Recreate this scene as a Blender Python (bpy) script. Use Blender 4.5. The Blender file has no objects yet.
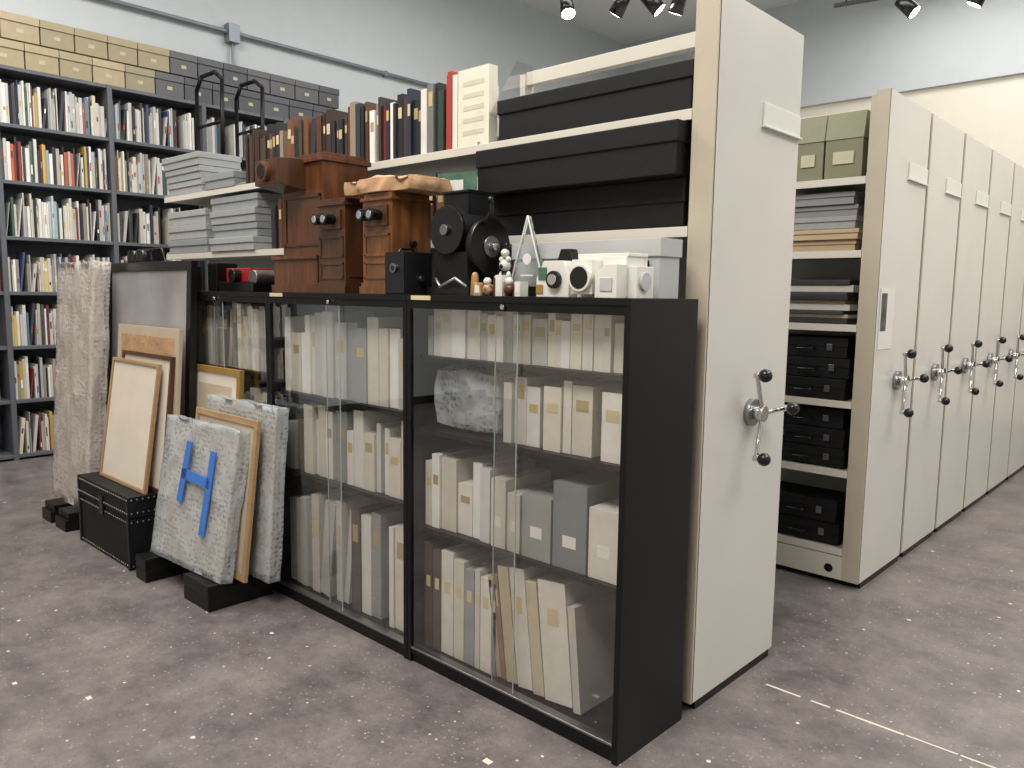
import bpy, bmesh, math, random
from mathutils import Vector, Matrix, noise
random.seed(7)
sc=bpy.context.scene
def L(c):
    return tuple(((v/255)/12.92 if v/255<=.04045 else ((v/255+.055)/1.055)**2.4) for v in c)
# ---------------------------------------------------------------- materials
def new(name):
    m=bpy.data.materials.new(name);m.use_nodes=True;nt=m.node_tree
    return m,nt,nt.nodes['Principled BSDF']
def mat(name,c,rough=.5,metal=0,var=.06,scale=6,bump=0,bscale=60,stretch=None,emit=0,spec=.5):
    m,nt,b=new(name);N=nt.nodes;K=nt.links
    tc=N.new('ShaderNodeTexCoord');mp=N.new('ShaderNodeMapping');K.new(tc.outputs['Object'],mp.inputs[0])
    if stretch: mp.inputs['Scale'].default_value=stretch
    nz=N.new('ShaderNodeTexNoise');nz.inputs['Scale'].default_value=scale;nz.inputs['Detail'].default_value=5;K.new(mp.outputs[0],nz.inputs[0])
    r=N.new('ShaderNodeValToRGB');cl=L(c)
    r.color_ramp.elements[0].position=.3;r.color_ramp.elements[1].position=.7
    r.color_ramp.elements[0].color=(*[v*(1-var) for v in cl],1);r.color_ramp.elements[1].color=(*[min(1,v*(1+var)) for v in cl],1)
    K.new(nz.outputs[0],r.inputs[0]);K.new(r.outputs[0],b.inputs['Base Color'])
    b.inputs['Roughness'].default_value=rough;b.inputs['Metallic'].default_value=metal
    b.inputs['Specular IOR Level'].default_value=spec
    if bump:
        n2=N.new('ShaderNodeTexNoise');n2.inputs['Scale'].default_value=bscale;K.new(mp.outputs[0],n2.inputs[0])
        bp=N.new('ShaderNodeBump');bp.inputs['Strength'].default_value=bump;bp.inputs['Distance'].default_value=.01
        K.new(n2.outputs[0],bp.inputs['Height']);K.new(bp.outputs[0],b.inputs['Normal'])
    if emit:
        b.inputs['Emission Color'].default_value=(1,.97,.9,1);b.inputs['Emission Strength'].default_value=emit
    return m
def attrmat(name,rough=.6):
    m,nt,b=new(name);N=nt.nodes;K=nt.links
    a=N.new('ShaderNodeAttribute');a.attribute_name='Col'
    nz=N.new('ShaderNodeTexNoise');nz.inputs['Scale'].default_value=18
    tc=N.new('ShaderNodeTexCoord');K.new(tc.outputs['Object'],nz.inputs[0])
    mr=N.new('ShaderNodeMapRange');mr.inputs['To Min'].default_value=.88;mr.inputs['To Max'].default_value=1.1;K.new(nz.outputs[0],mr.inputs[0])
    mx=N.new('ShaderNodeMix');mx.data_type='RGBA';mx.blend_type='MULTIPLY';mx.inputs[0].default_value=1
    K.new(a.outputs['Color'],mx.inputs[6]);K.new(mr.outputs[0],mx.inputs[7]);K.new(mx.outputs[2],b.inputs['Base Color'])
    b.inputs['Roughness'].default_value=rough;return m
M={}
M['col']=attrmat('printed_paper',.55)
M['black']=mat('black_powder_coat',(11,11,12),.42,var=.15,bump=.04,bscale=300,spec=.3)
M['blackbox']=mat('black_buckram',(15,15,18),.6,var=.2,scale=20,bump=.12,bscale=200,spec=.3)
M['blackgloss']=mat('black_gloss',(11,11,12),.3)
M['cream']=mat('cream_enamel',(208,202,190),.38,var=.03,scale=2,bump=.04,bscale=150)
M['panel']=mat('end_panel_laminate',(207,203,196),.27,var=.025,scale=3,bump=.03,bscale=90)
M['edge']=mat('panel_edge_trim',(184,174,156),.45,var=.04)
M['shelf']=mat('shelf_grey_enamel',(168,168,165),.4,var=.04)
M['bc']=mat('bookcase_grey_steel',(88,91,98),.45,var=.06)
M['wood']=mat('mahogany',(108,68,36),.3,var=.5,scale=5,stretch=(6,6,.8),bump=.05,bscale=20)
M['wood3']=mat('dark_mahogany',(92,54,30),.3,var=.5,scale=5,stretch=(6,6,.8),bump=.05,bscale=20)
M['wood2']=mat('dark_walnut',(74,46,28),.32,var=.35,scale=5,stretch=(6,6,.8))
M['lightwood']=mat('light_wood',(160,130,94),.45,var=.15,scale=5,stretch=(1,1,8))
M['gold']=mat('gilt_wood',(168,132,70),.4,metal=.4,var=.2)
M['mat']=mat('mat_board',(208,199,184),.8,var=.04)
M['kraft']=mat('kraft_paper',(178,142,106),.7,var=.2,bump=.7,bscale=22)
M['tanboard']=mat('tan_board',(178,164,142),.8,var=.06)
M['greyart']=mat('grey_painting',(146,143,144),.6,var=.3,scale=2.2)
M['chrome']=mat('polished_steel',(205,205,205),.16,metal=1,var=.02)
M['steel']=mat('brushed_steel',(150,150,150),.35,metal=1)
M['rubber']=mat('black_bakelite',(12,12,12),.25)
M['grbox']=mat('grey_archival_board',(180,181,180),.7,var=.04)
M['white']=mat('white_plastic',(218,216,208),.35,var=.02)
M['tape']=mat('blue_masking_tape',(58,110,190),.6,var=.08)
M['label']=mat('label_stock',(205,190,150),.7,var=.05)
M['red']=mat('red_enamel',(150,24,30),.35)
M['green']=mat('green_card',(70,105,85),.6,var=.3,scale=30)
M['wall']=mat('wall_blue_grey',(192,198,202),.85,var=.02,bump=.03,bscale=80)
M['wallc']=mat('wall_cream',(222,216,202),.85,var=.02,bump=.03,bscale=80)
M['ceil']=mat('ceiling_paint',(222,224,225),.9,var=.02)
M['pipe']=mat('galvanised_conduit',(120,128,136),.4,metal=.3)
M['lamp']=mat('lamp_glow',(255,250,240),.5,emit=25)
M['ceramic']=mat('painted_ceramic',(175,140,105),.25,var=.7,scale=60)
M['photo']=mat('black_white_photo',(55,55,57),.4,var=.95,scale=22)
M['glassedge']=mat('glass_edge',(150,165,158),.12)
# glass : single sheet, Schlick reflection
m=bpy.data.materials.new('sheet_glass');m.use_nodes=True;nt=m.node_tree;N=nt.nodes;N.clear()
o=N.new('ShaderNodeOutputMaterial');mx=N.new('ShaderNodeMixShader');t=N.new('ShaderNodeBsdfTransparent');g=N.new('ShaderNodeBsdfGlossy');lw=N.new('ShaderNodeLayerWeight');lw.inputs[0].default_value=.5
pw=N.new('ShaderNodeMath');pw.operation='POWER';pw.inputs[1].default_value=4
ma=N.new('ShaderNodeMath');ma.operation='MULTIPLY_ADD';ma.inputs[1].default_value=.84;ma.inputs[2].default_value=.15
t.inputs[0].default_value=(.985,.985,.985,1);g.inputs['Roughness'].default_value=.01
nt.links.new(lw.outputs['Facing'],pw.inputs[0]);nt.links.new(pw.outputs[0],ma.inputs[0]);nt.links.new(ma.outputs[0],mx.inputs[0]);nt.links.new(t.outputs[0],mx.inputs[1]);nt.links.new(g.outputs[0],mx.inputs[2]);nt.links.new(mx.outputs[0],o.inputs[0]);M['glass']=m
# bubble wrap
def bubble(name,scale,alpha,base):
    m,nt,b=new(name);N=nt.nodes;K=nt.links
    def math_(op,a,b_=None,c=None):
        n=N.new('ShaderNodeMath');n.operation=op
        for i,q in enumerate((a,b_,c)):
            if q is None: continue
            if isinstance(q,(int,float)): n.inputs[i].default_value=q
            else: K.new(q,n.inputs[i])
        return n.outputs[0]
    tc=N.new('ShaderNodeTexCoord')
    v=N.new('ShaderNodeTexVoronoi');v.inputs['Scale'].default_value=scale;v.inputs['Randomness'].default_value=.6;K.new(tc.outputs['Object'],v.inputs[0])
    nz=N.new('ShaderNodeTexNoise');nz.inputs['Scale'].default_value=3;nz.inputs['Detail'].default_value=1;nz.inputs['Distortion'].default_value=.6;K.new(tc.outputs['Object'],nz.inputs[0])
    dome=math_('MAXIMUM',math_('SUBTRACT',1,math_('MULTIPLY',math_('MULTIPLY',v.outputs['Distance'],v.outputs['Distance']),4.5)),0)
    ridge=math_('ABSOLUTE',math_('SUBTRACT',nz.outputs[0],.5))          # soft folds
    ridge=math_('SUBTRACT',1,math_('MINIMUM',math_('MULTIPLY',ridge,9),1))
    hgt=math_('ADD',math_('MULTIPLY',dome,.6),math_('MULTIPLY',ridge,.7))
    bp=N.new('ShaderNodeBump');bp.inputs['Strength'].default_value=.75;bp.inputs['Distance'].default_value=.005;K.new(hgt,bp.inputs['Height']);K.new(bp.outputs[0],b.inputs['Normal'])
    b.inputs['Base Color'].default_value=(*L(base),1)
    b.inputs['Roughness'].default_value=.2;b.inputs['Specular IOR Level'].default_value=.6
    al=math_('ADD',math_('MULTIPLY',ridge,.14),math_('ADD',alpha,math_('MULTIPLY',dome,-.26)))
    K.new(math_('MINIMUM',al,1),b.inputs['Alpha'])
    return m
M['bub']=bubble('bubble_wrap_film',44,.56,(186,191,194))
M['bub2']=bubble('bubble_wrap_film_pinkish',38,.58,(200,191,186))
# floor
m,nt,b=new('terrazzo_floor');N=nt.nodes;K=nt.links
tc=N.new('ShaderNodeTexCoord')
nz=N.new('ShaderNodeTexNoise');nz.inputs['Scale'].default_value=3.2;nz.inputs['Detail'].default_value=13;nz.inputs['Roughness'].default_value=.8;K.new(tc.outputs['Object'],nz.inputs[0])
r=N.new('ShaderNodeValToRGB');r.color_ramp.elements[0].position=.38;r.color_ramp.elements[1].position=.64
r.color_ramp.elements[0].color=(*L((86,80,79)),1);r.color_ramp.elements[1].color=(*L((128,120,117)),1);K.new(nz.outputs[0],r.inputs[0])
last=r.outputs[0]
for sca,size,prob,colr in ((90,.2,.55,(74,69,69)),(55,.22,.78,(146,139,134)),(26,.13,.86,(188,182,174)),(10,.08,.82,(214,208,200)),(4.2,.04,.62,(218,212,203))):
    v=N.new('ShaderNodeTexVoronoi');v.inputs['Scale'].default_value=sca;
    nn=N.new('ShaderNodeTexNoise');nn.inputs['Scale'].default_value=sca*4;K.new(tc.outputs['Object'],nn.inputs[0])
    K.new(tc.outputs['Object'],v.inputs[0])
    ad=N.new('ShaderNodeMath');ad.operation='MULTIPLY_ADD';ad.inputs[1].default_value=.18;K.new(nn.outputs[0],ad.inputs[0]);K.new(v.outputs['Distance'],ad.inputs[2])
    lt=N.new('ShaderNodeMath');lt.operation='LESS_THAN';lt.inputs[1].default_value=size+.09;K.new(ad.outputs[0],lt.inputs[0])
    sp=N.new('ShaderNodeSeparateColor');K.new(v.outputs['Color'],sp.inputs[0])
    gt=N.new('ShaderNodeMath');gt.operation='GREATER_THAN';gt.inputs[1].default_value=prob;K.new(sp.outputs[0],gt.inputs[0])
    mu=N.new('ShaderNodeMath');mu.operation='MULTIPLY';K.new(lt.outputs[0],mu.inputs[0]);K.new(gt.outputs[0],mu.inputs[1])
    mx=N.new('ShaderNodeMix');mx.data_type='RGBA';K.new(mu.outputs[0],mx.inputs[0]);K.new(last,mx.inputs[6]);mx.inputs[7].default_value=(*L(colr),1);last=mx.outputs[2]
K.new(last,b.inputs['Base Color'])
mr=N.new('ShaderNodeMapRange');mr.inputs['To Min'].default_value=.2;mr.inputs['To Max'].default_value=.48;K.new(nz.outputs[0],mr.inputs[0]);K.new(mr.outputs[0],b.inputs['Roughness'])
M['floor']=m
# ---------------------------------------------------------------- builder
CUBE=[(0,0,0),(1,0,0),(1,1,0),(0,1,0),(0,0,1),(1,0,1),(1,1,1),(0,1,1)]
CF6=[(0,3,2,1),(4,5,6,7),(0,1,5,4),(1,2,6,5),(2,3,7,6),(3,0,4,7)]
class Bd:
    def __init__(s,name):
        s.name=name;s.V=[];s.F=[];s.FM=[];s.FC=[];s.FS=[];s.mats=[];s.X=Matrix()
    def add(s,vs,fs,mt,col=None,sm=None):
        if mt not in s.mats: s.mats.append(mt)
        i=s.mats.index(mt);c=(*L(col),1) if col else (1,1,1,1);n=len(s.V)
        s.V+= [s.X@Vector(v) for v in vs]
        for k,f in enumerate(fs):
            s.F.append(tuple(n+q for q in f));s.FM.append(i);s.FC.append(c);s.FS.append(bool(sm and (sm is True or len(f)==4)))
    def box(s,x0,x1,y0,y1,z0,z1,mt,col=None,T=None):
        vs=[Vector((x0+a*(x1-x0),y0+b*(y1-y0),z0+c*(z1-z0))) for a,b,c in CUBE]
        if T: vs=[T@v for v in vs]
        s.add(vs,CF6,mt,col)
    def quad(s,pts,mt): s.add(pts,[(0,1,2,3)],mt)
    def cyl(s,p0,p1,r,mt,seg=20,r2=None,col=None):
        p0=Vector(p0);p1=Vector(p1);d=p1-p0;r2=r if r2 is None else r2
        q=Vector((0,0,1)).rotation_difference(d).to_matrix();vs=[]
        for p,rr in ((p0,r),(p1,r2)):
            for k in range(seg):
                a=2*math.pi*k/seg;vs.append(p+q@Vector((rr*math.cos(a),rr*math.sin(a),0)))
        fs=[(k,(k+1)%seg,seg+(k+1)%seg,seg+k) for k in range(seg)]+[tuple(range(seg))[::-1],tuple(range(seg,2*seg))]
        s.add(vs,fs,mt,col,'side')
    def sph(s,c,r,mt,sc3=(1,1,1),col=None,u=16,w=8):
        vs=[];fs=[];c=Vector(c)
        for j in range(1,w):
            for k in range(u):
                t=math.pi*j/w;a=2*math.pi*k/u
                vs.append(c+Vector((r*math.sin(t)*math.cos(a)*sc3[0],r*math.sin(t)*math.sin(a)*sc3[1],r*math.cos(t)*sc3[2])))
        for j in range(w-2):
            for k in range(u): fs.append((j*u+k,(j+1)*u+k,(j+1)*u+(k+1)%u,j*u+(k+1)%u))
        vs+= [c+Vector((0,0,r*sc3[2])),c-Vector((0,0,r*sc3[2]))];n=len(vs)
        for k in range(u): fs.append((n-2,k,(k+1)%u));fs.append((n-1,(w-2)*u+(k+1)%u,(w-2)*u+k))
        s.add(vs,fs,mt,col,True)
    def path(s,pts,r,mt,seg=10):
        for a,b in zip(pts,pts[1:]): s.cyl(a,b,r,mt,seg)
        for p in pts[1:-1]: s.sph(p,r,mt,u=10,w=6)
    def prism(s,pts,vec,mt,col=None):
        n=len(pts);a=[Vector(p) for p in pts];b=[p+Vector(vec) for p in a]
        s.add(a+b,[tuple(range(n)),tuple(range(n,2*n))[::-1]]+[(i,n+i,n+(i+1)%n,(i+1)%n) for i in range(n)],mt,col)
    def done(s,bevel=0,loc=(0,0,0),rot=(0,0,0)):
        me=bpy.data.meshes.new(s.name);me.from_pydata([tuple(v) for v in s.V],[],s.F)
        me.polygons.foreach_set('material_index',s.FM);me.polygons.foreach_set('use_smooth',s.FS)
        ca=me.color_attributes.new('Col','FLOAT_COLOR','CORNER');buf=[]
        for p,c in zip(me.polygons,s.FC): buf+=list(c)*p.loop_total
        ca.data.foreach_set('color',buf)
        bm=bmesh.new();bm.from_mesh(me);bmesh.ops.recalc_face_normals(bm,faces=bm.faces[:]);bm.to_mesh(me);bm.free()
        for k in s.mats: me.materials.append(M[k])
        o=bpy.data.objects.new(s.name,me);bpy.context.collection.objects.link(o);o.location=loc;o.rotation_euler=rot
        if bevel:
            md=o.modifiers.new('bevel','BEVEL');md.width=bevel;md.segments=2;md.limit_method='ANGLE'
        return o
R=random.uniform
# ---------------------------------------------------------------- room
def slab(n,a,mt):
    b=Bd(n);b.box(*a,mt);return b.done()
slab('floor',(-7.8,4.6,-4,11,-.1,0),'floor')
slab('wall_left',(-7.95,-7.8,-4,11,0,5.5),'wall')
b=Bd('wall_back');b.box(-7.95,4.6,11,11.15,0,4.08,'wallc');b.box(-7.95,4.6,10.94,11.15,4.08,5.5,'wall');b.done()  # lower part coloured cream, upper part blue-grey, split along a level line
slab('wall_right',(4.6,4.75,-4,11.15,0,5.5),'wall')
slab('wall_front',(-7.95,4.75,-4.15,-4,0,5.5),'wallc')
slab('ceiling',(-7.95,4.75,-4.15,11.15,5.5,5.6),'ceil')
b=Bd('trim_1')
x=-1.2
while x<3.5:
    l=R(.05,.3);b.box(x,x+l,2.706+R(-.002,.002),2.714,0,.0015,'mat');x+=l+R(.0,.06)
b.done()
slab('baseboard_left',(-7.8,-7.785,-4,11,0,.1),'black')
b=Bd('electrical_conduit');b.cyl((-7.75,-3.9,4.03),(-7.75,10.9,4.03),.022,'pipe');b.box(-7.799,-7.7,4.02,4.14,3.93,4.11,'pipe')
b.cyl((-7.75,4.08,3.95),(-7.75,4.08,3.3),.014,'pipe');
for yy in (0,2.5,6,9): b.box(-7.799,-7.73,yy,yy+.04,4.0,4.06,'pipe')
b.done(.003)
# ---------------------------------------------------------------- books helpers
CRE=[(210,206,197),(216,213,205),(202,196,181),(194,193,188),(214,209,194),(222,220,215)]
GRY=[(150,152,150),(130,134,136),(165,166,162)]
WALLP=[(222,220,214)]*9+[(200,196,186)]*4+[(180,180,178)]*3+[(60,75,110),(120,50,45),(35,38,45),(70,90,80),(200,175,90),(90,120,150),(150,140,130),(45,45,48),(60,60,66),(180,90,60),(215,205,180),(170,185,195)]
OLD=[(88,54,36),(60,38,30),(35,34,38),(110,72,48),(28,30,36),(70,60,50),(140,125,105),(45,50,60)]
MIX=[(232,228,220),(130,38,36),(30,38,60),(40,60,48),(25,25,28),(205,195,175),(30,30,34),(60,45,40),(120,120,118),(24,40,36)]
def rowx(B,x0,x1,yf,dep,z,h,w,pal,lab=.0,lean=.06,gap=.0):
    x=x0
    while x<x1-w[0]:
        ww=min(R(*w),x1-x);hh=R(*h);c=random.choice(pal);k=R(.93,1.05);c=tuple(min(255,v*k) for v in c)
        d=dep*R(.88,1);y=yf+R(0,.02);T=None
        if random.random()<lean and x+ww+.05<x1:
            a=random.choice((.08,.12));T=Matrix.Translation((x,0,z))@Matrix.Rotation(a,4,'Y')@Matrix.Translation((-x,0,-z+ww*math.sin(a)));
        B.box(x,x+ww-.003,y,y+d,z,z+hh,'col',c,T)
        if random.random()<lab and ww>.02:
            a=z+hh*R(.55,.7);B.box(x+ww*.18,x+ww*.78,y-.0012,y,a,a+hh*R(.12,.22),'col',random.choice([(196,172,120),(205,190,150),(170,150,110)]),T)
        x+=ww+(R(.02,.08) if random.random()<gap else 0)+(hh*math.sin(.1) if T else 0)
def rowy(B,y0,y1,xf,dep,z,h,w,pal,gap=0):
    y=y0
    while y<y1-w[0]:
        ww=min(R(*w),y1-y);hh=R(*h);c=random.choice(pal);k=R(.85,1.05);c=tuple(min(255,v*k) for v in c)
        xx=xf-R(0,.03);T=None
        if random.random()<.05:
            T=Matrix.Translation((0,y,z))@Matrix.Rotation(-.12,4,'X')@Matrix.Translation((0,-y,-z));
        B.box(xx-dep*R(.8,1),xx,y,y+ww-.0012,z,z+hh,'col',c,T)
        if random.random()<.4:
            c2=random.choice([(40,40,45),(160,60,50),(70,80,110),(230,228,220),(190,160,90)])
            a=z+hh*R(.1,.7);B.box(xx,xx+.0008,y+ww*.2,y+ww*.7,a,a+hh*R(.08,.25),'col',c2,T)
        y+=ww+(R(.03,.12) if random.random()<gap else 0)+(hh*.12 if T else 0)
# ---------------------------------------------------------------- bookcase
BZ=[.05,.51,.96,1.41,1.86,2.31,2.76,3.21];BY=[-.75,.12,1.0,1.88,2.75,3.6,4.47,5.34,6.2]
b=Bd('steel_bookcase')
for y in BY: b.box(-7.76,-7.42,y-.02,y+.02,0,3.21,'bc')
for z in BZ:
    b.box(-7.76,-7.43,BY[0],BY[-1],z-.03,z,'bc')
b.box(-7.77,-7.755,BY[0],BY[-1],0,3.21,'bc')
b.done(.003)
b=Bd('library_books')
for i,z in enumerate(BZ[:-1]):
    for a,c in zip(BY,BY[1:]):
        e=c-.03-(R(.05,.25) if random.random()<.3 else 0)
        rowy(b,a+.025,e,-7.45,.22,z+.001,(.25,.36) if i!=3 else (.22,.33),(.007,.028),WALLP,gap=.012)
b.done()
b=Bd('archival_boxes')
TAN=[(158,146,116),(150,140,112),(164,150,122),(140,134,110)]
DG=[(76,78,84),(70,72,78),(86,86,90)]
for lay in range(2):
    y=-.7
    while y<5.0:
        w=R(.24,.30);pal=TAN if y<(3.3 if lay else 2.95) else DG
        z=3.212+lay*.215;c=random.choice(pal)
        b.box(-7.72,-7.44,y,y+w-.012,z,z+.14,'col',c);b.box(-7.73,-7.43,y-.003,y+w-.009,z+.14,z+.2,'col',tuple(v*1.05 for v in c))
        b.box(-7.44,-7.4385,y+w*.38,y+w*.56,z+.06,z+.09,'col',(180,170,142))
        y+=w
b.done(.003)
b=Bd('rolling_ladder')
for yy in (3.38,3.76):
    b.path([(-6.25,yy,0.04),(-6.35,yy,1.2),(-6.65,yy,2.5),(-6.62,yy,3.25),(-6.75,yy,3.33),(-7.0,yy,3.33),(-7.1,yy,3.22),(-7.1,yy,.04)],.018,'black')
    b.cyl((-6.65,yy,2.9),(-7.1,yy,2.9),.014,'black')
for i in range(9):
    z=.28+i*.27;x=-6.25-.05-.045*i;b.box(x-.14,x+.06,3.38,3.76,z-.02,z,'black')
b.box(-7.1,-6.62,3.38,3.76,2.42,2.45,'black')
for x in (-6.25,-7.1):
    for yy in (3.38,3.76): b.cyl((x,yy-.015,.04),(x,yy+.015,.04),.04,'rubber')
b.done()
# ---------------------------------------------------------------- mobile shelving units
PW=.64
def handle(b,y,z,x=-1.30):
    b.cyl((x,y,z),(x+.02,y,z),.05,'steel',28);b.cyl((x+.02,y,z),(x+.045,y,z),.024,'chrome');b.cyl((x+.045,y,z),(x+.06,y,z),.03,'chrome',24)
    for a in (118,2,250):
        a=math.radians(a);e=(x+.06,y+.165*math.cos(a),z+.165*math.sin(a))
        b.path([(x+.05,y,z),(x+.055,y+.1*math.cos(a),z+.1*math.sin(a)),e],.0085,'chrome')
        b.cyl((e[0]-.01,e[1],e[2]),(e[0]+.015,e[1],e[2]),.012,'chrome');b.sph((e[0]+.03,e[1],e[2]),.024,'rubber')
def unit(y0,xl,shelves,detail=True):
    b=Bd('mobile_shelving_unit');y1=y0+PW;ym=(y0+y1)/2
    b.box(-1.36,-1.30,y0+.004,y1-.004,.03,2.42,'panel');b.box(-1.385,-1.36,y0,y1,.03,2.40,'edge')
    b.box(-1.362,-1.30,y0-.002,y0+.012,.03,2.42,'edge')
    b.box(xl,-1.30,y0+.03,y1-.03,0.0,.03,'black')
    b.box(xl,-1.385,y0,y1,.03,.15,'cream')
    n=round((-1.385-xl)/.93);w=(-1.385-xl)/n
    for i in range(n+1):
        x=xl+i*w
        b.box(x-(.0 if i==0 else .03),x+(.03 if i==0 else 0),ym-.03,ym+.03,.15,2.40 if i>=n-1 else 2.2,'cream')
        for z in shelves:   # cantilever brackets
            for ya,yb in ((y0+.005,ym-.03),(ym+.03,y1-.005)):
                xx=x-.004 if i>0 else x
                if ya<ym: P=[(xx,ya,z-.03),(xx,yb,z-.03),(xx,yb,z+.10),(xx,yb-.03,z+.10),(xx,ya,z+.012)]
                else: P=[(xx,ya,z-.03),(xx,yb,z-.03),(xx,yb,z+.012),(xx,ya+.03,z+.10),(xx,ya,z+.10)]
                b.prism(P,(.003,0,0),'shelf')
    for z in shelves: 
        b.box(xl+.002,-1.387,y0+.004,y1-.004,z-.03,z-.004,'shelf');b.box(xl+.002,-1.387,y0,y0+.004,z-.035,z,'cream');b.box(xl+.002,-1.387,y1-.004,y1,z-.035,z,'cream')
    b.box(-1.385-w,-1.385,ym-.02,ym+.02,2.355,2.41,'cream');b.box(-1.385-w,-1.385,y1-.03,y1,2.29,2.32,'shelf')
    b.box(xl,-1.385,ym-.003,ym+.003,.15,1.66,'shelf')
    b.box(-1.30,-1.293,y0+.33,y1-.01,2.045,2.125,'white');b.box(-1.30,-1.285,y0+.325,y1-.005,2.04,2.047,'white')
    handle(b,y0+.34 if detail else y0+.36,1.03)
    return b
b=unit(2.33,-5.42,[.2,.6,.95,1.30,1.68,2.06]);b.done(.003)
YS=[3.94+i*.665 for i in range(9)]
for i,y in enumerate(YS):
    b=unit(y,-5.1,[.19,.59,.94,1.32,1.68,2.03],False)
    if i==0:
        for xx in (-1.45,-1.9): b.cyl((xx,y-.002,.08),(xx,y+.002,.08),.022,'rubber')
        b.box(-1.299,-1.297,3.985,4.19,1.20,1.50,'white');b.box(-1.297,-1.2965,4.0,4.08,1.29,1.475,'photo')
    b.done(.003)
# ---------------------------------------------------------------- contents of unit 1
def flat(b,x0,x1,y0,y1,z0,z1,mt,col=None,lid=.35,o=.006):
    h=z1-z0;b.box(x0+o,x1-o,y0+o,y1-o,z0,z1-.002,mt,col);b.box(x0,x1,y0,y1,z1-h*lid,z1,mt,col)
b=Bd('black_archival_box');flat(b,-2.30,-1.40,2.35,2.60,2.062,2.225,'blackbox');b.done(.004)
b=Bd('black_archival_box');flat(b,-2.31,-1.41,2.345,2.60,1.682,1.845,'blackbox',lid=.5);b.done(.004)
b=Bd('black_archival_box');flat(b,-2.34,-1.40,2.27,2.60,1.846,2.02,'blackbox',lid=.4);b.done(.004)
b=Bd('shelf_books')
rowx(b,-3.17,-2.62,2.36,.24,2.061,(.25,.31),(.02,.045),MIX,lab=.5,lean=.08)
b.box(-2.615,-2.60,2.36,2.6,2.061,2.38,'col',(170,60,50));b.box(-2.598,-2.57,2.35,2.60,2.061,2.39,'col',(165,50,42))
b.box(-2.565,-2.535,2.35,2.60,2.061,2.37,'col',(225,220,205));b.box(-2.53,-2.345,2.35,2.40,2.061,2.38,'col',(222,218,200))
for i in range(5): b.box(-2.50,-2.375,2.349,2.35,2.11+i*.05,2.13+i*.05,'col',(200,194,176))
rowx(b,-4.38,-3.2,2.36,.24,2.061,(.24,.32),(.02,.05),OLD,lab=.4,lean=.1)
rowx(b,-4.1,-3.2,2.36,.24,1.681,(.2,.3),(.02,.06),OLD+CRE,lab=.4,lean=.05)
rowx(b,-3.1,-2.4,2.36,.24,1.681,(.2,.3),(.02,.06),OLD+CRE,lab=.4,lean=.05)
b.done(.0015)
b=Bd('acrylic_shelf_divider');b.prism([(-2.335,2.34,2.17),(-2.335,2.60,2.17),(-2.335,2.60,2.42),(-2.335,2.5,2.42)],(.003,0,0),'glass');b.done()
b=Bd('grey_flat_boxes')
for z0,n,xa,xb,hh in ((2.061,3,-5.38,-4.85,.08),(1.681,3,-5.40,-4.82,.09),(1.681,4,-4.78,-4.2,.08),(2.061,1,-4.82,-4.42,.09)):
    for i in range(n):
        a=R(0,.03);flat(b,xa+a,xb-R(0,.02),2.30+R(0,.04),2.60,z0+i*(hh+.002),z0+i*(hh+.002)+hh,'col',random.choice([(150,153,154),(160,161,160),(140,144,146)]),lid=.45)
b.done(.003)
# ---------------------------------------------------------------- contents of unit 2
b=Bd('olive_document_boxes')
for x0,x1 in ((-1.76,-1.61),(-1.60,-1.42),(-1.93,-1.78),(-2.1,-1.95)):
    b.box(x0,x1,3.97,4.22,2.032,2.24,'col',(126,126,100));b.prism([(x0-.003,3.965,2.22),(x0-.003,4.22,2.22),(x0-.003,4.22,2.35),(x0-.003,3.99,2.35)],(x1-x0+.006,0,0),'col',(136,136,110))
    b.box(x0+.04,x1-.04,3.9635,3.9655,2.10,2.16,'col',(190,185,160))
b.done(.003)
b=Bd('flat_boxes_and_folders')
z=1.682
for c,h in (((176,152,120),.055),((186,162,130),.05),((150,150,150),.06),((128,128,130),.055),((140,140,145),.06)):
    flat(b,-1.82+R(0,.04),-1.42-R(0,.03),3.97+R(0,.04),4.22,z,z+h,'col',c,lid=.4);z+=h+.002
z=1.322
for c in ((50,48,48),(200,190,170),(60,58,56),(205,200,190),(180,160,130),(35,35,38),(60,60,66),(190,186,176),(45,45,48)):
    h=R(.015,.035);b.box(-1.85+R(0,.06),-1.43-R(0,.04),3.96+R(0,.04),4.22,z,z+h,'col',c);z+=h+.001
b.done(.002)
for zs in ((.942,.10,3),(.592,.095,3),(.192,.11,2)):
    for i in range(zs[2]):
        b=Bd('black_carrying_case');z0=zs[0]+i*(zs[1]+.004);x0=-1.86+R(0,.03);x1=-1.42-R(0,.02);y0=3.96+R(0,.03)
        flat(b,x0,x1,y0,4.22,z0,z0+zs[1],'blackbox',lid=.45,o=.003)
        for xx in (x0+.09,x1-.09): b.box(xx-.014,xx+.014,y0-.005,y0,z0+zs[1]*.35,z0+zs[1]*.68,'steel')
        b.path([((x0+x1)/2-.05,y0,z0+zs[1]*.45),((x0+x1)/2-.04,y0-.02,z0+zs[1]*.4),((x0+x1)/2+.04,y0-.02,z0+zs[1]*.4),((x0+x1)/2+.05,y0,z0+zs[1]*.45)],.005,'rubber')
        b.done(.003)
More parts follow.
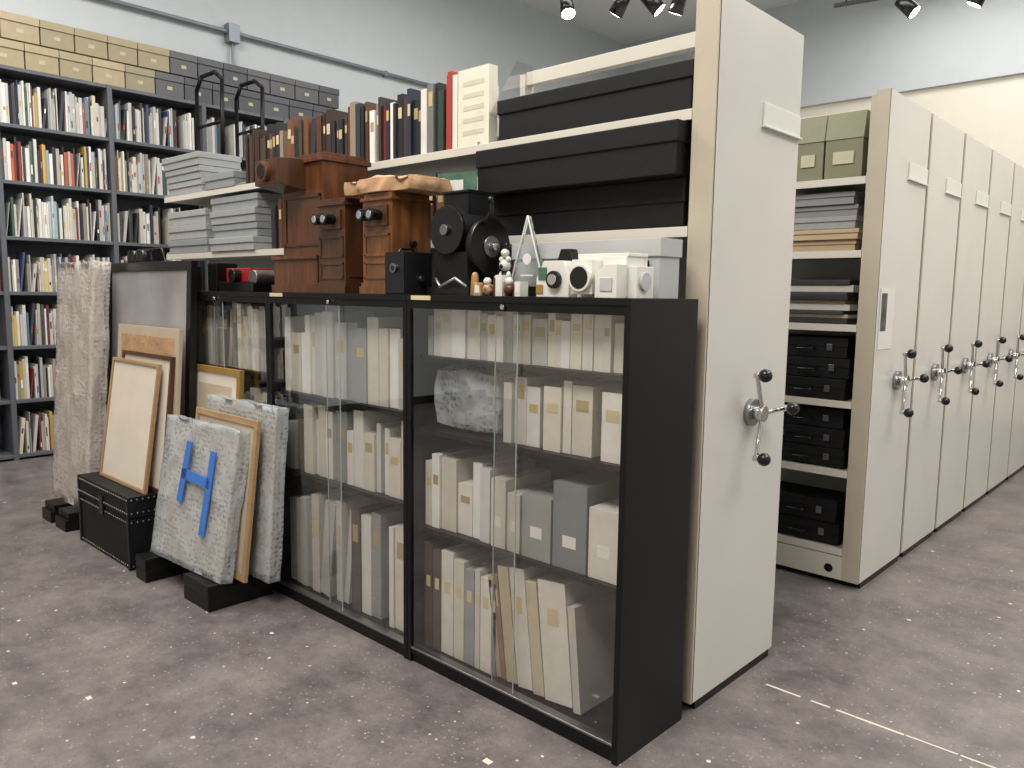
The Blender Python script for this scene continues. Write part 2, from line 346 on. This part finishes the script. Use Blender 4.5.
# ---------------------------------------------------------------- glass cabinets
CF,CB,CT=1.89,2.27,1.44
def cabinet(x0,x1,shelves):
    b=Bd('glass_front_cabinet')
    b.box(x0,x0+.02,CF,CB,0,CT-.02,'black');b.box(x1-.022,x1,CF,CB,0,CT-.02,'black')
    b.box(x0,x1,CF-.004,CB,CT-.022,CT,'black');b.box(x0+.02,x1-.022,CB-.012,CB,0,CT-.022,'black')
    b.box(x0+.02,x1-.022,CF+.004,CB-.012,.035,.055,'black');b.box(x0+.02,x1-.022,CF+.01,CF+.03,0,.035,'black')
    b.box(x0+.02,x1-.022,CF,CF+.035,CT-.05,CT-.022,'black')
    b.box(x0+.02,x1-.022,CF,CF+.035,.055,.063,'steel')
    for z in shelves: b.box(x0+.02,x1-.022,CF+.045,CB-.012,z-.018,z,'black')
    m=(x0+x1)/2
    for xa,xb,y in ((x0+.021,m+.055,CF+.008),(m-.055,x1-.023,CF+.02)):
        b.quad([(xa,y,.065),(xb,y,.065),(xb,y,CT-.05),(xa,y,CT-.05)],'glass')
    b.box(m+.055,m+.059,CF+.006,CF+.010,.065,CT-.05,'glassedge');b.box(m-.059,m-.055,CF+.018,CF+.022,.065,CT-.05,'glassedge')
    b.box(x0+.03,x0+.14,CF-.006,CF-.004,CT-.019,CT-.003,'label');b.cyl((m,CF-.004,CT-.036),(m,CF-.012,CT-.036),.009,'chrome')
    b.done(.0015)
cabinet(-2.312,-1.30,[.545,.93,1.21]);cabinet(-3.325,-2.315,[.61,.98]);cabinet(-4.338,-3.328,[.60,1.05]);cabinet(-5.35,-4.341,[.60,1.05])
b=Bd('archival_boxes');D=.25;YF=1.955
rowx(b,-2.285,-1.34,YF,D,1.211,(.15,.20),(.03,.075),CRE+GRY[:1],lab=.6,lean=.05)
rowx(b,-1.87,-1.33,YF,D,.931,(.2,.25),(.035,.09),CRE,lab=.6,lean=.12,gap=.1)
rowx(b,-2.285,-1.93,YF,D,.546,(.19,.31),(.04,.09),CRE,lab=.7,lean=0,gap=.1)
for x0,w,h,c in ((-1.92,.07,.25,(208,203,188)),(-1.84,.06,.21,(200,196,180)),(-1.77,.13,.22,(150,152,148)),(-1.63,.14,.29,(122,126,128)),(-1.48,.12,.23,(212,208,196))):
    b.box(x0,x0+w,YF,YF+D,.546,.546+h,'col',c);b.box(x0+w*.3,x0+w*.7,YF-.001,YF,.62,.66,'col',(228,225,215))
x=-2.285
for w,h,c in ((.05,.42,(70,58,50)),(.05,.40,(88,78,70)),(.07,.41,(214,210,200)),(.06,.39,(205,200,186)),(.055,.37,(150,152,150)),(.03,.38,(200,196,186)),(.06,.36,(215,211,200)),(.025,.35,(120,124,120))):
    b.box(x,x+w-.004,YF,YF+D,.056,.056+h,'col',c);b.box(x+w*.25,x+w*.7,YF-.001,YF,.3,.345,'col',(206,190,150));x+=w
for w,h,c,a in ((.022,.37,(176,158,128),-.14),(.02,.38,(150,118,84),-.14),(.05,.42,(205,190,160),-.13),(.07,.43,(216,212,202),-.12),(.05,.40,(196,186,164),-.12),(.12,.42,(214,210,200),-.11),(.03,.36,(190,186,178),-.1)):
    x+=.004;T=Matrix.Translation((x+.0,0,.062))@Matrix.Rotation(a,4,'Y')@Matrix.Translation((-x,0,-.062))
    b.box(x,x+w,YF,YF+D,.062,.062+h,'col',c,T);b.box(x+w*.3,x+w*.7,YF-.001,YF,.33,.39,'col',(206,190,150),T);x+=w
b.done(.002)
b=Bd('archival_boxes')
for z,h in ((.981,(.27,.38)),(.611,(.22,.34)),(.056,(.38,.47))):
    rowx(b,-3.295,-2.345,YF,D,z,h,(.03,.085),CRE+CRE+GRY[:1]+[(90,80,70)],lab=.5,lean=.08,gap=.06)
rowx(b,-4.31,-3.36,YF,D,1.051,(.25,.34),(.03,.07),CRE+GRY,lab=.5)
rowx(b,-4.31,-3.36,YF,D,.601,(.25,.38),(.03,.08),CRE+GRY,lab=.5)
rowx(b,-4.31,-3.36,YF,D,.056,(.3,.45),(.03,.08),CRE+GRY,lab=.5)
rowx(b,-5.32,-4.37,YF,D,1.051,(.25,.34),(.03,.07),CRE+GRY,lab=.5)
rowx(b,-5.32,-4.37,YF,D,.601,(.25,.38),(.03,.08),CRE+GRY,lab=.5)
b.done(.002)
# ---------------------------------------------------------------- wooden viewers
def eyes(b,x,y,z,dx=.032,r=.024):
    for s in (-1,1):
        b.cyl((x+s*dx,y,z),(x+s*dx,y-.05,z),r*.8,'rubber',24,r);b.cyl((x+s*dx,y-.05,z),(x+s*dx,y-.056,z),r,'rubber',24)
        b.cyl((x+s*dx,y-.056,z),(x+s*dx,y-.058,z),r*.65,'chrome',24)
def viewer(x0,x1,y0,y1,z1,w='wood'):
    b=Bd('wooden_stereoscope_viewer');z0=CT
    b.box(x0-.012,x1+.012,y0-.012,y1+.012,z0,z0+.03,w);b.box(x0-.006,x1+.006,y0-.006,y1+.006,z0+.03,z0+.045,w)
    b.box(x0,x1,y0,y1,z0+.045,z1-.03,w);b.box(x0-.008,x1+.008,y0-.008,y1+.008,z1-.03,z1-.018,w);b.box(x0+.004,x1-.004,y0+.004,y1-.004,z1-.018,z1,w)
    for a,c in ((z0+.06,z0+.13),(z0+.15,z1-.16)):
        for q in ((x0+.012,x0+.022,a,c),(x1-.022,x1-.012,a,c),(x0+.012,x1-.012,a,a+.01),(x0+.012,x1-.012,c-.01,c)):
            b.box(q[0],q[1],y0-.004,y0,q[2],q[3],w)
    b.box(x0+.02,x1-.02,y0-.012,y0,z1-.13,z1-.05,'wood2');eyes(b,(x0+x1)/2,y0-.01,z1-.09)
    b.cyl((x1,(y0+y1)/2,z1-.2),(x1+.02,(y0+y1)/2,z1-.2),.014,'rubber')
    b.box(x1,x1+.004,y0+.02,y1-.02,z0+.07,z0+.075,'wood2')
    return b
b=viewer(-2.988,-2.79,1.95,2.17,1.84,'wood2');b.done(.003)
b=viewer(-2.665,-2.475,1.95,2.15,1.84,'wood');b.done(.003)
b=Bd('wooden_stereoscope_viewer')
x0,x1,y0,y1=-3.36,-3.02,2.0,2.24
b.box(x0-.03,x1+.012,y0-.05,y1+.012,CT,CT+.035,'wood3');b.box(x0-.02,x1+.006,y0-.04,y1+.006,CT+.035,CT+.15,'wood3');b.box(x0-.03,x1+.012,y0-.05,y1+.01,CT+.15,CT+.165,'wood3')
b.box(x0,x1,y0,y1,CT+.165,2.02,'wood3');b.box(x0-.012,x1+.012,y0-.012,y1+.012,2.02,2.04,'wood3');b.box(x0+.01,x1-.01,y0+.01,y1-.01,2.04,2.06,'wood3')
b.prism([(x0,y0,1.90),(x0,y0-.14,1.92),(x0,y0-.14,2.03),(x0,y0,2.04)],(.2,0,0),'wood2')
b.cyl((x0+.1,y0-.14,1.975),(x0+.1,y0-.165,1.975),.045,'wood3',28);b.cyl((x0+.1,y0-.165,1.975),(x0+.1,y0-.168,1.975),.034,'rubber',28)
for q in ((x0+.02,x0+.035,1.65,1.88),(x1-.035,x1-.02,1.65,1.88),(x0+.02,x1-.02,1.65,1.665),(x0+.02,x1-.02,1.865,1.88)): b.box(q[0],q[1],y0-.006,y0,q[2],q[3],'wood2')
b.cyl((x1,2.12,1.75),(x1+.03,2.12,1.75),.016,'rubber')
b.done(.004)
b=Bd('greeting_card');T=Matrix.Translation((-2.36,2.2,0))@Matrix.Rotation(.3,4,'Z')
b.box(-.10,.08,-.002,.002,1.842,1.93,'green',None,T);b.box(-.095,.02,-.0035,-.002,1.85,1.9,'white',None,T);b.done()
b=Bd('box_camera');b.box(-2.455,-2.33,1.90,2.03,CT,1.60,'blackbox');b.box(-2.45,-2.335,1.895,1.90,CT+.005,1.595,'blackgloss');b.cyl((-2.392,1.895,1.54),(-2.392,1.885,1.54),.018,'steel');b.cyl((-2.392,1.885,1.54),(-2.392,1.884,1.54),.011,'rubber')
b.path([(-2.41,1.93,1.6),(-2.41,1.94,1.615),(-2.41,2.0,1.615),(-2.41,2.01,1.6)],.004,'rubber');b.cyl((-2.33,1.97,1.5),(-2.315,1.97,1.5),.012,'steel');b.done(.003)
b=Bd('film_projector')
b.box(-2.29,-2.06,1.97,2.2,CT,CT+.03,'blackgloss');b.box(-2.28,-2.10,2.0,2.19,CT+.03,CT+.16,'blackbox')
b.cyl((-2.2,2.0,1.68),(-2.2,2.2,1.68),.085,'blackbox',36);b.cyl((-2.2,1.985,1.68),(-2.2,2.0,1.68),.09,'blackgloss',36);b.cyl((-2.2,1.97,1.68),(-2.2,1.985,1.68),.02,'steel')
b.box(-2.27,-2.14,2.04,2.16,1.74,1.82,'blackbox');b.box(-2.275,-2.135,2.035,2.165,1.82,1.83,'blackgloss')
b.cyl((-2.10,2.09,1.62),(-2.075,2.09,1.62),.10,'blackbox',40);b.cyl((-2.078,2.09,1.62),(-2.068,2.09,1.62),.105,'blackgloss',40);b.cyl((-2.068,2.09,1.62),(-2.06,2.09,1.62),.04,'steel',30);b.cyl((-2.06,2.09,1.62),(-2.04,2.09,1.62),.015,'chrome')
b.path([(-2.07,2.05,1.70),(-2.03,2.05,1.74),(-2.03,2.05,1.78)],.007,'rubber');b.sph((-2.03,2.05,1.785),.013,'rubber')
b.path([(-2.25,1.98,1.5),(-2.19,1.95,1.47),(-2.12,1.96,1.5),(-2.08,1.98,1.47)],.008,'steel')
b.done(.003)
b=Bd('white_figurine');fx,fy=-1.985,2.08
b.cyl((fx,fy,CT),(fx,fy,CT+.09),.018,'rubber',20,.013);b.sph((fx,fy,CT+.11),.022,'white');b.sph((fx-.016,fy,CT+.132),.011,'white');b.sph((fx+.016,fy,CT+.132),.011,'white');b.sph((fx,fy-.017,CT+.107),.009,'rubber');b.sph((fx-.019,fy,CT+.07),.010,'white',(1,1,2));b.sph((fx+.018,fy,CT+.07),.010,'white',(1,1,2));b.sph((fx,fy,CT+.155),.016,'white');b.sph((fx+.008,fy,CT+.182),.011,'blackgloss');b.done()
M['acr']=mat('clear_acrylic',(225,230,232),.06);pb=M['acr'].node_tree.nodes['Principled BSDF'];pb.inputs['Transmission Weight'].default_value=.92;pb.inputs['IOR'].default_value=1.3
b=Bd('triangular_glass_award')
b.prism([(-1.94,2.06,CT+.035),(-1.78,2.06,CT+.035),(-1.86,2.06,CT+.28)],(0,.018,0),'acr');b.box(-1.955,-1.765,2.04,2.11,CT,CT+.035,'blackgloss')
b.cyl((-1.86,2.0585,CT+.13),(-1.86,2.0595,CT+.13),.02,'white',24);b.box(-1.89,-1.83,2.0585,2.0595,CT+.07,CT+.076,'white')
for q in ((-1.94,-1.86),(-1.78,-1.86)): b.cyl((q[0],2.06,CT+.035),(q[1],2.06,CT+.28),.003,'white',8)
b.done(.002)
b=Bd('trinket_boxes')
x=-2.02
for i in range(8):
    w=R(.022,.045);h=R(.035,.075);y=1.92+R(0,.02);mt=random.choice(['ceramic','ceramic','gold','white','wood2'])
    if i%3==0: b.cyl((x+w/2,y+.025,CT),(x+w/2,y+.025,CT+h),w*.5,mt,16,w*.35);b.sph((x+w/2,y+.025,CT+h),w*.3,'ceramic')
    elif i%3==1: b.box(x,x+w,y,y+.04,CT,CT+h,mt);b.box(x+.004,x+w-.004,y-.001,y,CT+.01,CT+h-.01,'white')
    else: b.sph((x+w/2,y+.025,CT+.022),.022,mt,(1,1,1));b.sph((x+w/2,y+.02,CT+.05),.014,'white')
    x+=w+R(.002,.008)
b.done(.003)
b=Bd('bakelite_stand');b.prism([(-1.76,2.05,CT),(-1.60,2.05,CT),(-1.66,2.05,CT+.16),(-1.70,2.05,CT+.16)],(0,.04,0),'rubber');b.done(.003)
b=Bd('instant_camera')
b.prism([(-1.70,1.93,CT),(-1.565,1.93,CT),(-1.565,1.93,CT+.07),(-1.59,1.93,CT+.115),(-1.67,1.93,CT+.115),(-1.70,1.93,CT+.06)],(0,.07,0),'white')
b.cyl((-1.62,1.93,CT+.055),(-1.62,1.915,CT+.055),.028,'rubber');b.cyl((-1.62,1.915,CT+.055),(-1.62,1.91,CT+.055),.018,'chrome');b.box(-1.69,-1.655,1.926,1.93,CT+.055,CT+.095,'green');b.box(-1.70,-1.67,1.927,1.93,CT+.01,CT+.04,'gold');b.done(.004)
b=Bd('plastic_slide_viewer')
b.box(-1.545,-1.36,1.95,2.06,CT,CT+.125,'white');b.box(-1.53,-1.45,1.90,1.95,CT+.01,CT+.115,'white')
b.cyl((-1.49,1.902,CT+.06),(-1.49,1.885,CT+.06),.042,'white',32);b.cyl((-1.49,1.886,CT+.06),(-1.49,1.883,CT+.06),.034,'rubber',32)
b.prism([(-1.44,1.90,CT),(-1.36,1.90,CT),(-1.36,1.90,CT+.10),(-1.40,1.90,CT+.10),(-1.44,1.90,CT+.07)],(0,.05,0),'white')
b.box(-1.55,-1.355,1.955,2.055,CT+.125,CT+.135,'white');b.box(-1.37,-1.33,1.96,2.05,CT,CT+.095,'white');b.cyl((-1.33,2.0,CT+.05),(-1.322,2.0,CT+.05),.028,'grbox',28)
b.box(-1.42,-1.375,1.897,1.90,CT+.02,CT+.06,'grbox');b.done(.006)
b=Bd('white_flat_box');flat(b,-2.0,-1.36,2.13,2.26,CT,1.63,'grbox',lid=.3);b.box(-1.44,-1.40,2.128,2.13,CT+.06,CT+.12,'black');b.done(.004)
# ---------------------------------------------------------------- cabinet 3/4 tops
b=Bd('red_film_viewer');b.box(-3.98,-3.62,1.98,2.14,CT,CT+.05,'blackgloss');b.box(-3.93,-3.68,2.0,2.12,CT+.05,CT+.12,'red');b.cyl((-3.80,2.0,CT+.08),(-3.80,1.96,CT+.08),.035,'rubber');b.cyl((-3.64,1.99,CT+.07),(-3.64,2.1,CT+.07),.04,'steel');b.box(-4.1,-4.0,1.98,2.1,CT,CT+.15,'blackgloss');b.done(.004)
b=Bd('black_binocular_case');b.box(-5.25,-4.75,1.96,2.16,CT,CT+.17,'blackbox');b.cyl((-5.1,2.0,CT+.17),(-5.1,2.0,CT+.24),.05,'rubber',24,.04);b.cyl((-4.97,2.0,CT+.17),(-4.97,2.0,CT+.24),.05,'rubber',24,.04);b.box(-5.08,-4.98,1.98,2.02,CT+.19,CT+.22,'rubber')
b.path([(-5.22,2.06,CT+.17),(-5.2,2.06,CT+.25),(-4.85,2.06,CT+.25),(-4.8,2.06,CT+.17)],.008,'rubber');b.done(.004)
b=Bd('vintage_camera');b.box(-4.62,-4.42,1.98,2.1,CT,CT+.14,'blackgloss');b.cyl((-4.52,1.98,CT+.07),(-4.52,1.92,CT+.07),.045,'rubber',28);b.cyl((-4.52,1.92,CT+.07),(-4.52,1.915,CT+.07),.036,'chrome',28);b.box(-4.58,-4.46,2.0,2.08,CT+.14,CT+.165,'steel');b.done(.003)
# ---------------------------------------------------------------- frames and packages on the left
def frame(name,x0,x1,zb,h,yb,ang,fw,fm,inner,th=.03,inset=None,iw=0,rotz=0):
    b=Bd(name);w=x1-x0
    b.box(0,fw,0,th,0,h,fm);b.box(w-fw,w,0,th,0,h,fm);b.box(fw,w-fw,0,th,0,fw,fm);b.box(fw,w-fw,0,th,h-fw,h,fm)
    b.box(fw,w-fw,.008,th-.004,fw,h-fw,inner)
    if inset: b.box(fw+iw,w-fw-iw,.0065,.008,fw+iw,h-fw-iw,inset)
    return b.done(.002,(x0,yb,zb),(-ang,0,rotz))
frame('framed_painting',-5.12,-3.99,0.0,1.6,1.762,.05,.05,'blackgloss','greyart',.035)
slabs=Bd('stretched_canvas');slabs.box(0,.80,0,.02,0,.86,'tanboard');slabs.box(.05,.75,-.001,0,.05,.81,'kraft');slabs.done(.002,(-4.78,1.70,.387),(-.075,0,0))
frame('wood_framed_print',-4.66,-4.01,.387,.72,1.655,.11,.022,'wood2','mat',.022)
frame('wood_framed_print',-4.72,-4.10,.387,.68,1.60,.15,.018,'lightwood','mat',.02)
b=Bd('studded_black_trunk')
b.box(-4.81,-4.09,1.52,1.745,0.0,.27,'blackbox');b.box(-4.815,-4.085,1.515,1.75,.275,.385,'blackbox');b.box(-4.80,-4.10,1.53,1.74,.26,.28,'black')
for x in (-4.81,-4.11): 
    b.box(x-.004,x+.024,1.512,1.515,0.0,.385,'black')
n=26
for i in range(n):
    x=-4.80+i*(.70/(n-1))
    for z in (.02,.25,.30,.37): b.sph((x,1.516 if z<.27 else 1.512,z),.005,'steel',u=8,w=5)
for i in range(8):
    y=1.53+i*.029
    for z in (.02,.25,.30,.37): b.sph((-4.088 if z<.27 else -4.084,y,z),.005,'steel',u=8,w=5)
b.box(-4.47,-4.42,1.505,1.515,.23,.33,'blackgloss');b.done(.004)
def wrapped(name,w,th,h,loc,rot,mt,core=None,amp=.012,seed=0,extra=None,rnd=0):
    b=Bd(name);bm=bmesh.new();bmesh.ops.create_cube(bm,size=1)
    bmesh.ops.subdivide_edges(bm,edges=bm.edges[:],cuts=26,use_grid_fill=True)
    vs=[]
    for v in bm.verts:
        k=v.co.copy()
        if rnd:
            d=k.normalized()*.58;k2=k.lerp(d,rnd)
        else: k2=k
        p=Vector(((k2.x+.5)*w,(k2.y+.5)*th,(k2.z+.5)*h));q=Vector((p.x*7,p.y*7,p.z*5))+Vector((seed,seed,0))
        n=noise.noise(q)*amp+noise.noise(q*3)*amp*.6
        ax=max(range(3),key=lambda i:abs(k[i]));s=1 if k[ax]>0 else -1
        p[ax]+=s*n*(1 if ax!=2 or s>0 else 0)
        vs.append(p)
    bm.verts.index_update();b.add(vs,[tuple(v.index for v in f.verts) for f in bm.faces],mt,None,True);bm.free()
    if core: b.box(w*.05,w*.95,th*.25,th*.75,h*.03,h*.95,core)
    if extra: extra(b)
    return b.done(0,loc,rot)
wrapped('bubble_wrapped_panel',.64,.09,1.50,(-5.58,1.60,.11),(-.07,0,0),'bub2','mat',.018,3)
wrapped('bubble_wrapped_bundle',.38,.22,.235,(-2.28,1.975,.935),(0,0,0),'bub',None,.02,5,lambda b:(b.sph((.13,.11,.11),.07,'grbox',(1.2,.8,1)),b.cyl((.25,.05,.12),(.25,.17,.12),.07,'white',24),b.box(.05,.33,.06,.16,.015,.06,'grbox')),.4)
wrapped('kraft_paper_parcel',.42,.22,.055,(-2.79,1.94,1.843),(0,0,.03),'kraft',None,.022,9,lambda b:(b.box(.06,.27,.04,.16,.05,.066,'kraft'),b.box(.14,.40,.05,.2,.05,.06,'lightwood')),.12)
def tape(b):
    for (x,z,l,a) in ((.25,.30,.30,.10),(.49,.18,.40,.04),(.24,.44,.27,1.62)):
        T=Matrix.Translation((x,-.014,z))@Matrix.Rotation(a,4,'Y')
        b.box(-.024,.024,-.003,.003,0,l,'tape',None,T)
wrapped('bubble_wrapped_picture',.68,.06,.70,(-3.96,1.565,.125),(-.17,0,.05),'bub','tanboard',.011,11,tape)
wrapped('bubble_wrapped_frame',.66,.06,.80,(-3.80,1.745,.125),(-.08,0,.02),'bub','tanboard',.010,21)
frame('wood_framed_print',-3.83,-3.22,.125,.74,1.68,.12,.03,'lightwood','tanboard',.02)
frame('gilt_framed_print',-4.08,-3.55,.4,.66,1.825,.055,.03,'gold','mat',.025,'tanboard',.06)
for q in ((-3.55,-3.30,1.55,1.87),(-3.98,-3.86,1.50,1.80)):
    b=Bd('black_foam_block');b.box(q[0],q[1],q[2],q[3],0,.06,'black');b.box(q[0]+.0,q[1],q[2],q[2]+.1,.06,.12,'black');b.box(q[0],q[1],q[3]-.1,q[3],.06,.12,'black');b.box(q[0],q[1],q[2]+.1,q[3]-.1,.06,.10,'black');b.done(.003)
for q in ((-5.45,-5.28,1.50,1.80),(-5.2,-5.02,1.50,1.75)):
    b=Bd('black_foam_block');b.box(q[0],q[1],q[2],q[3],0,.07,'black');b.box(q[0],q[1],q[2]+.02,q[3],.07,.11,'black');b.done(.003)
b=Bd('paper_scraps')
for x,y,s in ((-1.62,1.62,.03),(-2.9,.9,.025),(-1.45,1.25,.03),(-3.2,.75,.02)):
    b.box(x,x+s,y,y+s*.7,0,.001,'mat')
b.done()
# ---------------------------------------------------------------- track lights
def track(x,y,z,l,ang,heads):
    b=Bd('track_light');T0=Matrix.Translation((x,y,z))@Matrix.Rotation(ang,4,'Z');b.X=T0
    b.box(-l/2,l/2,-.018,.018,-.015,.015,'black')
    for s in (-l/2+.1,l/2-.1): b.cyl((s,0,.015),(s,0,5.5-z),.006,'black')
    for hx,ty,tp in heads:
        d=Vector((math.sin(tp)*math.cos(ty),math.sin(tp)*math.sin(ty),-math.cos(tp)))
        c=Vector((hx,0,-.11));b.cyl((hx,0,-.015),(hx,0,-.09),.01,'black');b.cyl(c-d*.09,c+d*.09,.05,'rubber',24,.065);b.cyl(c+d*.088,c+d*.092,.056,'lamp',24)
    b.done()
track(-3.98,5.6,3.96,1.6,math.radians(35),[(-.5,-1.2,.5),(-.05,2.5,.7),(.2,0,.8),(.42,2.2,.5)])
track(-1.9,7.6,4.08,2.2,math.radians(10),[(-.5,0,.8),(.05,3,.5),(.35,-1.57,.9)])
# ---------------------------------------------------------------- lights
def area(loc,sx,sy,p,c=(1,.965,.915)):
    l=bpy.data.lights.new('ceiling_light','AREA');l.shape='RECTANGLE';l.size=sx;l.size_y=sy;l.energy=p;l.color=c
    o=bpy.data.objects.new('ceiling_light',l);bpy.context.collection.objects.link(o);o.location=loc;return o
area((-1.2,-.6,5.2),2.4,1.6,285)
area((-5.0,1.0,5.2),2.0,1.6,205)
area((-3,5.6,5.3),6,2.0,245)
area((1.6,4.5,5.2),2.0,5,275)
area((-1.0,9.6,5.2),5,1.2,120)
w=bpy.data.worlds.new('w');sc.world=w;w.use_nodes=True;w.node_tree.nodes['Background'].inputs[0].default_value=(.7,.75,.8,1);w.node_tree.nodes['Background'].inputs[1].default_value=.3
sc.view_settings.view_transform='Standard'
# ---------------------------------------------------------------- camera
cd=bpy.data.cameras.new('camera');cd.sensor_width=36;cd.lens=782.7*36/1024;cd.clip_end=100
co=bpy.data.objects.new('camera',cd);bpy.context.collection.objects.link(co)
co.matrix_world=Matrix.Translation((0,0,1.45))@Matrix.Rotation(math.radians(43.043),4,'Z')@Matrix.Rotation(math.pi/2-math.radians(6.605),4,'X')@Matrix.Rotation(math.radians(.774),4,'Z')
sc.camera=co
